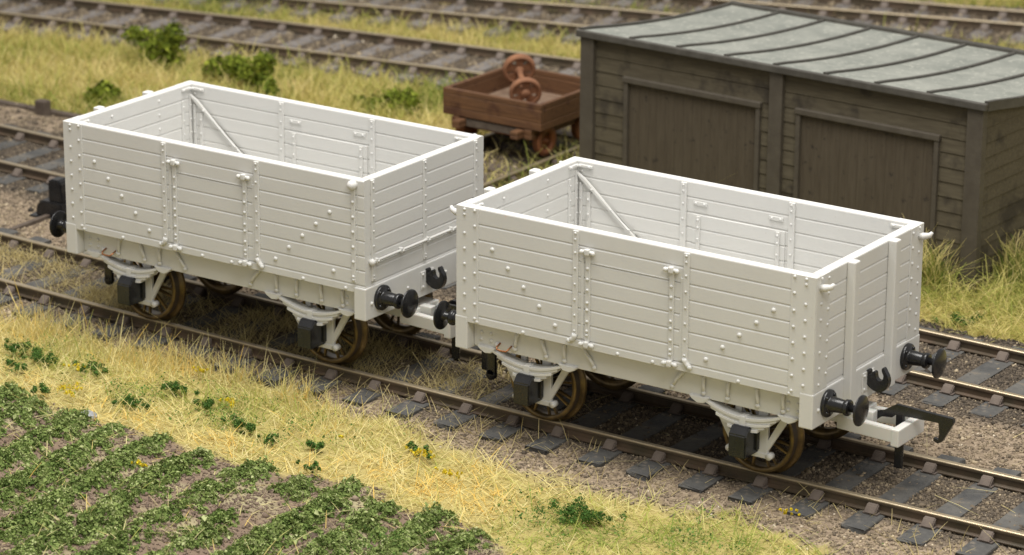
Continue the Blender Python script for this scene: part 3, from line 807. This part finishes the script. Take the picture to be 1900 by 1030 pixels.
# ------------------------------------------------------------------ rusty trolley with a scrap wheelset
def trolley():
    root = empty('rail_trolley', (-11.9, 12.95, -.03), math.radians(-1.0))
    tag(root, 'rusty brown low-sided wooden rail trolley beside the shed', 'trolley')
    hx, hy, z0, z1, t = 1.28, 1.25, .70, 1.28, .11
    m = MB(); m.box(-hx+t, hx-t, -hy+t, hy-t, z0, z0+.12, .01); m.build('floor', M['rust_floor'], root)
    for s in (-1, 1):
        m = MB(); m.box(-hx, hx, min(s*hy, s*(hy-t)), max(s*hy, s*(hy-t)), z0, z1, .02); m.box(-hx, hx, min(s*(hy+.006), s*(hy-.02)), max(s*(hy+.006), s*(hy-.02)), z0+.286, z0+.296, 0)
        m.build('side_board', M['rust_wood'], root)
        m = MB(); m.box(min(s*hx, s*(hx-t)), max(s*hx, s*(hx-t)), -hy+t+.002, hy-t-.002, z0, z1, .02); m.build('side_board', M['rust_wood'], root)
        m = MB(); m.box(s*.95-.09, s*.95+.09, -hy-.02, hy+.02, z0-.22, z0-.01, .02); m.build('chassis_beam', M['rust_wood'], root)
        m = MB(); m.box(s*.76-.10, s*.76+.095, -hy-.26, -hy+.02, z0-.2, z0-.02, .03); m.build('bumper_block', M['rust_wood'], root)
    for yb in (-hy+.10, hy-.10): m = MB(); m.box(-.86, .86, yb-.07, yb+.07, z0-.2, z0-.03, .02); m.build('cross_beam', M['old_wood'], root)
    for y in (-.72, .72):
        m = MB(); m.lathe([(0, -1.1), (.045, -1.1), (.045, 1.1), (0, 1.1)], Matrix.Translation((0, y, .36))@Matrix.Rotation(PI/2, 4, 'Y'), 10); ax = m.build('axle', M['rust'], root)
        for s in (-1, 1):
            Mx = Matrix.Translation((s*1.0, y, .36))@Matrix.Rotation(s*PI/2, 4, 'Y')
            m = MB(); m.lathe([(.22, 0), (.29, 0), (.29, .13), (.34, .15), (.34, .19), (.2, .19), (.2, .06), (.22, .05)], Mx@Matrix.Translation((0, 0, -.1)), 28, True, True)
            m.lathe([(0, -.05), (.22, -.05), (.22, .0), (0, .0)], Mx, 20); m.build('wheel', M['rust'], ax)
trolley()
def scrap():
    a = Vector((-12.40, 13.45, 1.40)); b = Vector((-11.80, 12.80, 1.12))
    d = (b-a); q = d.to_track_quat('Z', 'Y').to_matrix().to_4x4(); mid = (a+b)/2
    root = empty('scrap_wheelset', (mid.x, mid.y, .82)); tag(root, 'rusty spoked wheelset dumped at a slant inside the wooden trolley', 'wheelset')
    Mo = Matrix.Translation(Vector((0, 0, mid.z-.82)))@q; L = d.length/2
    m = MB(); m.lathe([(0, -L), (.065, -L), (.065, L), (0, L)], Mo, 12); m.build('axle', M['rust_dark'], root)
    for s in (-1, 1):
        Mx = Mo@Matrix.Translation((0, 0, s*L))
        m = MB(); m.lathe([(.27, -.07), (.34, -.07), (.345, -.02), (.345, .07), (.27, .07)] if s > 0 else [(.27, -.07), (.36, -.07), (.36, .0), (.33, .06), (.27, .06)], Mx, 30, True, True)
        m.lathe([(0, -.08), (.1, -.08), (.1, .1), (0, .1)], Mx, 14)
        for k in range(5): m.prism([(.08, -.07), (.18, -.075), (.29, -.15), (.29, .15), (.18, .075), (.08, .07)], -.035, .035, 'z', .006, Mx@Matrix.Rotation(k*2*PI/5+.3, 4, 'Z'))
        m.build('wheel', M['rust_dark'], root)
scrap()

# ------------------------------------------------------------------ small lineside things
def lever_box():
    root = empty('point_lever', (-16.85, 3.50, -.28), .12); tag(root, 'black point lever box standing beside the left wagon', 'point lever')
    m = MB(); m.box(-.62, .5, -.30, .30, 0, .10, .02); m.prism([(-.46, .10), (.34, .10), (.30, .48), (-.30, .50), (-.44, .34)], -.24, .24, 'y', .03); m.build('lever_base', M['black'], root)
    m = MB(); m.prism([(-.12, .48), (.30, .48), (.26, .98), (.20, 1.06), (-.06, 1.06), (-.12, .98)], -.17, .17, 'y', .03); m.build('lever_weight', M['black'], root)
    root.scale = (.82, .85, .80)
lever_box()
m = MB(); m.box(-.055, .055, -.60, .72, -.02, .07, .012); o = m.build('wooden_batten', M['old_wood'], None, (-16.88, 2.75, -.22)); o.rotation_euler = (0, 0, .05)
tag(o, 'thin brown batten lying on the sand beyond the left buffer', 'batten')
def edging():
    root = empty('timber_edging', (-21, 9.42, -.3), .03); tag(root, 'long dark timber edging with one upright stub along the grass bank', 'edging')
    m = MB(); m.box(-13, 5.5, -.10, .10, -.05, .13, .02, M=None); m.build('edging_board', M['old_wood'], root)
    m = MB(); m.box(-1.55, -1.25, -.34, -.11, -.05, .40, .03); m.build('stub', M['old_wood'], root)
edging()
m = MB(); m.prism([(-.15, -.09), (.0, -.12), (.16, -.05), (.13, .07), (-.03, .11), (-.14, .05)], -.05, .05, 'z', .02)
o = m.build('stone_chip', M['grey_stone'], None, (-8.76, -4.65, -.25)); o.rotation_euler = (.25, .1, .3)
tag(o, 'small pale grey stone chip at the top edge of the crop plot', 'stone')

# ------------------------------------------------------------------ ballast
def scat_ballast():
    def d1(x, y):
        s, b, so = zones(x, y); return np.maximum(b, s*.5)*in_view(x, y)
    x, y = sample(240000, -22, 8, -2.8, 8.2, d1)
    keep = rng.random(len(x)) < np.where((x < -3) & (np.abs(y) < 1.6) & False, .3, .85); x, y = x[keep], y[keep]
    z = height(x, y); s, b, so = zones(x, y)
    size = rng.lognormal(math.log(.021), .36, len(x))
    tint = np.clip(rng.normal(.42, .17, len(x))+.20*(s-b)+.35*(fbm(x*.6, y*.6, 71)-.5)-.20*sstep(3.2, 4.4, y), 0, 1)
    tint = np.where(rng.random(len(x)) < .03, rng.uniform(.8, 1, len(x)), tint)
    stones('ballast', x, y, z+.004, size, tint, M['stone'])
    def d2(x, y):
        s, b, so = zones(x, y); return np.maximum(b, s*.7)*in_view(x, y)
    x, y = sample(60000, -34, -3, 8, 32, d2)
    stones('ballast', x, y, height(x, y)+.005, rng.lognormal(math.log(.045), .3, len(x)), np.clip(rng.normal(.55, .16, len(x)), 0, 1), M['stone'])
scat_ballast()

# ------------------------------------------------------------------ grass
def scat_grass():
    vw = in_view
    # front verge: upright straw tufts near the rail, laid greener and golden fibres lower down
    def dv(x, y):
        s, b, so = zones(x, y); e = interp(EDGE, x)
        den = (1-s)*(1-b)*(1-so*.93)*(y < 0)
        return den*vw(x, y)*np.clip(.45+1.1*fbm(x*1.1, y*1.1, 91), 0, 1)
    x, y = sample(175000, -16, 8, -11, -.6, dv)
    z = height(x, y)-.02
    e = interp(EDGE, x); up = sstep(-1.7, -.3, y-e)*(1-sstep(-7.5, -3.2, x))*sstep(.30, .55, fbm(x*1.4, y*1.4, 99))      # tall dry tufts on the left part of the verge
    g = interp(GTOP, x); low = 1-sstep(.3, 1.6, y-g)
    L = (.25+.15*up)*rng.lognormal(0, .3, len(x))
    def spots(L): return np.clip(sum(np.exp(-((x-a)**2+((y-b)*1.3)**2)/r**2) for a, b, r in L), 0, 1)
    nz = fbm(x*2.2, y*2.2, 123)
    gr = spots([(-11.2, -3.1, 1.1), (-7.0, -3.15, 1.2), (-5.3, -3.3, 1.0), (-9.0, -3.4, .6), (.6, -4.2, 1.3), (2.7, -3.4, 1.0), (-.4, -6.6, 1.2), (-2.2, -3.2, .6)])*sstep(.25, .65, nz)*(1-up*.5)
    gold = spots([(-4.3, -4.0, 1.0), (-1.2, -3.4, 1.2), (-8.2, -4.25, .9), (-10.6, -4.1, .8), (-2.6, -4.1, .8), (.3, -6.0, 1.0), (-6.0, -4.2, .7)])*sstep(.2, .6, 1-nz)
    tint = .58-.15*sstep(-1.5, 1.5, x)+.10*up-.48*gr+.34*gold+.25*(fbm(x*.9, y*.9, 127)-.5)+rng.normal(0, .17, len(x))
    k = rng.random(len(x)) < up*.55
    o = blades('verge_grass', x[k], y[k], z[k], L[k]*1.0, np.clip(tint[k]+.04, 0, 1), M['straw'], .40, .013, None, .03); tag(o, kind='stuff')
    k = ~k & (rng.random(len(x)) < .40+.12*gold)
    o = blades('flattened_grass', x[k], y[k], z[k]+.01, L[k]*1.25, np.clip(tint[k], 0, 1), M['straw'], 1.25, .016, None, .08); tag(o, kind='stuff')
    # low green leaf scatter in the damp middle of the verge
    def dg(xx, yy):
        g2 = np.clip(sum(np.exp(-((xx-a)**2+((yy-b)*1.5)**2)/r**2) for a, b, r in [(-11.2, -3.1, 1.2), (-7.0, -3.15, 1.3), (-5.2, -3.4, 1.1), (-9.2, -3.5, .8), (.6, -4.2, 1.4), (2.7, -3.4, 1.0), (-.4, -6.6, 1.2)]), 0, 1)
        return g2*sstep(.47, .60, fbm(xx*2.6, yy*2.6, 241, 3))*in_view(xx, yy)
    xg, yg = sample(60000, -14, 6, -8, -2, dg)
    zg = height(xg, yg)+.08+.14*rng.random(len(xg))
    og = leaves(np.stack([xg, yg, zg], -1), np.tile([0, -.1, .7], (len(xg), 1)), rng.lognormal(math.log(.026), .35, len(xg)), np.clip(rng.normal(.6, .25, len(xg)), 0, 1), 'verge_leaves', M['weed']); tag(og, kind='stuff')
    # single long straws blown over the ballast and the plot
    n = 150; x = rng.uniform(-13, 7, n); y = rng.uniform(-9, 4.5, n)
    o = blades('loose_straw', x, y, height(x, y)+.05, rng.uniform(.5, 1.1, n), rng.uniform(.55, .8, n), M['straw'], 1.5, .014, None, .05); tag(o, kind='stuff')
    # straggling fibres out over the sleeper ends and between the rails under the wagons
    def dr(x, y):
        d = np.abs(y-yc1(x)); fade = sstep(-4.2, -5.5, x)
        a = (d < .9)*sstep(-3.2, -4.4, x)*np.clip(fbm(x*.9, y*.9, 141)*2.4-.62, 0, 1)
        c = (y < -1.1)*(y > -2.6)*.20*(1-sstep(-3.5, -1, x)*.6)*np.clip(fbm(x*2, y*2, 151)*2-.5, 0, 1)
        return np.maximum(a, c)*vw(x, y)
    x, y = sample(60000, -20, 6, -2.3, 1.1, dr)
    L = .26*rng.lognormal(0, .35, len(x))
    o = blades('trackside_grass', x, y, height(x, y), L, np.clip(rng.normal(.62, .2, len(x)), 0, 1), M['straw_dim'], 1.0, .013, None, .1); tag(o, kind='stuff')
    # grass round the shed and on the right
    def ds(x, y):
        s, b, so = zones(x, y); return (1-s)*(1-b)*vw(x, y, 1.25)*(y > 6)*(y < 14)*(x > -10.5)
    x, y = sample(36000, -10.5, 6, 6.8, 13.5, ds)
    u = x-(-8.715); ysh = 10.41-.054*u
    out = ~((y > ysh-.05) & (x > -8.8) & (x < .35)); x, y, ysh = x[out], y[out], ysh[out]
    L = .42*rng.lognormal(0, .38, len(x))*(1+.3*(y > ysh-1.2))
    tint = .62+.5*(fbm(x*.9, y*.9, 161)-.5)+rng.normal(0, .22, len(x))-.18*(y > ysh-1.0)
    o = blades('shed_grass', x, y, height(x, y)-.02, L, np.clip(tint, 0, 1), M['green_grass'], .95, .016); tag(o, kind='stuff')
    # rear banks and the strips between the far tracks
    def db(x, y):
        s, b, so = zones(x, y)
        return (1-s)*(1-b)*vw(x, y)*(((y > 9.5) & (x < -10)) | (y > 15))*np.clip(.25+1.2*fbm(x*.8, y*.8, 171), 0, 1)
    x, y = sample(150000, -34, 1, 9.3, 33, db)
    n = fbm(x*.5, y*.8, 181)
    far = sstep(17, 20, y)
    L = (.36-.08*far)*rng.lognormal(0, .35, len(x))
    tint = .66+1.1*(n-.5)-.14*far+rng.normal(0, .2, len(x))+.25*(fbm(x*1.3, y*1.3, 187)-.5)
    o = blades('bank_grass', x, y, height(x, y)-.02, L, np.clip(tint, 0, 1), M['green_grass'], .6, .024); tag(o, kind='stuff')
M['straw_dim'] = attr_mat('dry_track_fibre', [(0, (.30, .25, .11)), (.5, (.52, .43, .20)), (1, (.66, .55, .28))])
scat_grass()

# tall tufts leaning on the shed corner : two countable clumps
def tuft(x0, y0, r, h, n, label, dens_t=.5, zz=-.3):
    a = rng.uniform(0, 2*PI, n); rr = r*np.sqrt(rng.random(n)); x = x0+rr*np.cos(a); y = y0+rr*np.sin(a)*.7
    k = rng.random(n) < .75
    L = np.where(k, rng.uniform(.35, .75, n), rng.uniform(.7, 1.0, n))*h
    t = np.where(k, np.clip(rng.normal(.25, .22, n), 0, 1), np.clip(rng.normal(.85, .15, n), 0, 1))
    o = blades('grass_tuft', x-x0, y-y0, np.zeros(n)-.02, L, t, M['green_grass'], .34, .018, None, .22)
    o.location = (x0, y0, zz); tag(o, label, 'grass tuft')
tuft(-.72, 9.62, .62, 1.5, 620, 'tall green and straw grass tuft against the shed front near its corner')
tuft(.95, 10.9, .75, 1.45, 560, 'tall grass tuft beside the shed end wall at the right edge')
tuft(-3.9, 9.85, .16, .9, 90, 'thin grass wisp growing at the middle post of the shed', zz=-.3)

# ------------------------------------------------------------------ crop plot
def soil_crumbs():
    def d(x, y):
        s, b, so = zones(x, y); return so*in_view(x, y)
    x, y = sample(45000, -14, 3, -10.6, -4.2, d)
    t = np.clip(rng.normal(.5, .18, len(x))+.5*(fbm(x*1.1, y*1.1, 231)-.5), 0, 1)
    stones('soil_crumbs', x, y, height(x, y)+.003, rng.lognormal(math.log(.020), .4, len(x)), t, M['crumb'])
M['crumb'] = attr_mat('soil_crumb', [(0, (.08, .06, .045)), (.5, (.19, .14, .105)), (1, (.33, .26, .19))], transl=0, rough=.95)
soil_crumbs()
def crop():
    P = []; Nn = []; Tt = []
    for xr in ROWS:
        y = -10.6
        while y < -4.3:
            y += random.uniform(.18, .28)
            if random.random() < .06: y += random.uniform(.15, .45)
            x = xr-.10*(y+5)+random.gauss(0, .075)+.10*math.sin(y*1.3+xr)
            top = float(interp(GTOP, x))
            if y > top+random.uniform(-.25, .12): continue
            if not in_view(np.array([x]), np.array([y]), 1.25)[0]: continue
            if -4.2 < x < -3.65 and -6.8 < y < -5.5: continue     # bare sandy strip
            r = random.uniform(.25, .37); h = random.uniform(.10, .21); n = int(6200*r)
            a = rng.uniform(0, 2*PI, n); q = np.sqrt(rng.random(n)); w = 1+.30*np.sin(a*3+random.random()*6)+.22*np.sin(a*7+random.random()*6)
            px = x+np.cos(a)*q*r*w; py = y+np.sin(a)*q*r*w*1.05
            crinkle = fbm(px*10, py*10, 212, 2); keep = crinkle > .30+.16*q; px, py, q, a, crinkle = px[keep], py[keep], q[keep], a[keep], crinkle[keep]; n = len(px)
            hz = h*(1-.8*q**2.2)*(.15+1.7*np.clip(crinkle-.15, 0, 1))
            pz = height(px, py)-.02+hz*rng.random(n)**.35
            P.append(np.stack([px, py, pz], -1))
            d = np.stack([np.cos(a)*q*.8, np.sin(a)*q*.8, np.full(n, .55)], -1); Nn.append(d)
            Tt.append(random.gauss(.50, .07)+.9*(crinkle-.5)+rng.normal(0, .18, n))  # tint follows crinkle height: shade between leaves is put into the colour
    P = np.concatenate(P); Nn = np.concatenate(Nn); Tt = np.clip(np.concatenate(Tt), 0, 1)
    o = leaves(P, Nn, rng.lognormal(math.log(.031), .38, len(P)), Tt, 'crop_foliage', M['crop']); tag(o, kind='stuff')
crop()

# ------------------------------------------------------------------ weeds, flowers, bushes
def clump(name, x0, y0, lobes, n, size, mat, label, cat, group=None, z0=None, shell=.2, seed=0):
    """leaf mass on a few unequal lobes: (dx,dy,dz,r)"""
    z0 = float(height(np.array([x0]), np.array([y0]))[0]) if z0 is None else z0
    P = []; N = []
    w = np.array([l[3]**2 for l in lobes]); w = w/w.sum()
    for l, c in zip(lobes, (w*n).astype(int)+3):
        d = rng.normal(size=(c, 3)); d /= np.linalg.norm(d, axis=1)[:, None]
        rad = l[3]*(shell+(1-shell)*rng.random(c))*(1+.35*(rng.random(c)-.5))
        p = d*rad[:, None]+np.array(l[:3]); k = p[:, 2] > -.02; P.append(p[k]); N.append(d[k])
    P = np.concatenate(P); N = np.concatenate(N)
    tint = np.clip(rng.normal(.5, .22, len(P)), 0, 1)
    o = leaves(P, N, rng.lognormal(math.log(size), .3, len(P)), tint, name, mat)
    o.location = (x0, y0, z0); return tag(o, label, cat, group)
def rl(k, spread, r, h):
    return [(random.gauss(0, spread), random.gauss(0, spread*.7), random.uniform(.3, 1)*h, r*random.uniform(.6, 1.1)) for _ in range(k)]
WG = 'leafy weeds dotted over the straw verge'
weeds = [
 (-11.83, -2.97, 4, .10, .10, 'dark green weed pair at the far left of the verge, left half'),
 (-11.08, -3.15, 4, .11, .11, 'round dark weed right of the leftmost weeds, above the yellow flowers'),
 (-11.35, -3.72, 3, .08, .07, 'small bright weed near the left picture edge, just above the crop plot'),
 (-10.25, -3.05, 3, .09, .08, 'low weed hidden in grass beside the upper left weeds'),
 (-10.05, -4.38, 3, .08, .12, 'thin upright weed standing at the crop edge by the leftmost flowers'),
 (-8.24, -3.05, 4, .10, .09, 'loose dark weed in long straw above the grey stone chip'),
 (-7.40, -3.25, 3, .09, .08, 'weed left of the slanting yellow flower patch'),
 (-8.45, -3.85, 4, .09, .05, 'flat creeping weed above and right of the grey stone chip'),
 (-6.22, -3.73, 4, .10, .12, 'bright green bushy weed alone above the middle crop rows'),
 (-5.45, -3.90, 2, .06, .05, 'tiny round weed right of the bright green bushy weed'),
 (-4.67, -3.72, 3, .07, .05, 'small dark weed lying in golden fibres near the single yellow flower'),
 (-3.18, -2.98, 3, .07, .07, 'faint weed where the verge meets the sandy ballast'),
 (-4.17, -4.49, 2, .06, .06, 'tiny dark weed on bare soil above the crop rows'),
 (.28, -3.85, 6, .15, .16, 'largest dark weed clump at the bottom of the golden grass'),
 (.72, -3.62, 4, .11, .12, 'dark weed touching the right side of the largest weed clump'),
 (.95, 7.95, 3, .12, .10, 'fresh green weed on the grass strip beside the right-hand middle track'),
]
for x, y, k, r, h, lab in weeds: clump('leafy_weed', x, y, [(a, b, c*.8+.09, d) for a, b, c, d in rl(k*3, r*1.7, r*.75, h*1.2)]+[(0, 0, .03, r*.4)], int(260*k), .026, M['weed'], lab, 'weed', WG)
flowers = [
 (-9.66, -4.12, 'wide yellow flower patch at the left end of the crop edge', 5, .10),
 (-10.35, -3.25, 'yellow flowers beside the low weed on the left verge', 3, .05),
 (-8.39, -2.15, 'faded yellow flowers in the tall straw close to the rail', 3, .05),
 (-7.05, -3.05, 'slanting yellow flower patch in the middle of the verge', 4, .07),
 (-4.43, -3.37, 'single small yellow flower above the bare soil', 1, .03),
 (-2.98, -3.15, 'dense bright yellow flower cushion on the golden grass', 5, .07),
 (-2.15, -3.55, 'yellow flowers right of the dense flower cushion', 4, .07),
 (3.14, -2.0, 'round yellow flower by the sleeper ends at lower right', 3, .05),
 (-6.35, -6.1, 'few yellow flowers among the crop rows', 3, .05),
 (-13.9, 11.7, 'blurred yellow flowers left of the rusty trolley', 5, .12),
]
for x, y, lab, k, r in flowers: clump('flower_clump', x, y, [(a, b, c*.5+.15, d*.7) for a, b, c, d in rl(k*3, r*1.8, r*.6, .12)], 75*k, .022, M['flower'], lab, 'flowers', 'yellow flowers')
bushes = [
 (-22.95, 13.7, [(0, 0, .45, .42), (.35, .1, .75, .42), (-.3, 0, .75, .3), (.45, 0, .3, .3), (-.75, .1, .75, .25), (.55, 0, 1.0, .25)], 'tall olive bush in front of the back track, leftmost'),
 (-20.7, 13.5, [(0, 0, .30, .34), (.35, 0, .45, .30), (-.35, 0, .25, .26)], 'middle olive bush with light yellow fringe'),
 (-19.45, 13.2, [(0, 0, .50, .36), (.2, 0, .75, .26), (-.2, 0, .35, .30), (.25, -.05, .2, .26), (.55, -.3, .1, .25)], 'olive bush right of the middle one, trailing downwards'),
 (-16.15, 13.9, [(0, 0, .28, .32), (.4, 0, .35, .28), (-.4, 0, .15, .24), (-.9, 0, .1, .2)], 'low wide green bush left of the rusty trolley'),
 (-21.9, 10.7, [(0, 0, .15, .30), (-.3, 0, .05, .22)], 'small dark bush on the bank just behind the left wagon'),
 (-9.6, 11.4, [(0, 0, .25, .34), (.3, .2, .15, .25), (-.2, -.3, .1, .25)], 'green bush in the gap between trolley and shed'),
]
for x, y, lb, lab in bushes: clump('olive_bush', x, y, lb, 1500, .085, M['bush'], lab, 'bush', 'bushes on the rear bank', shell=.35)
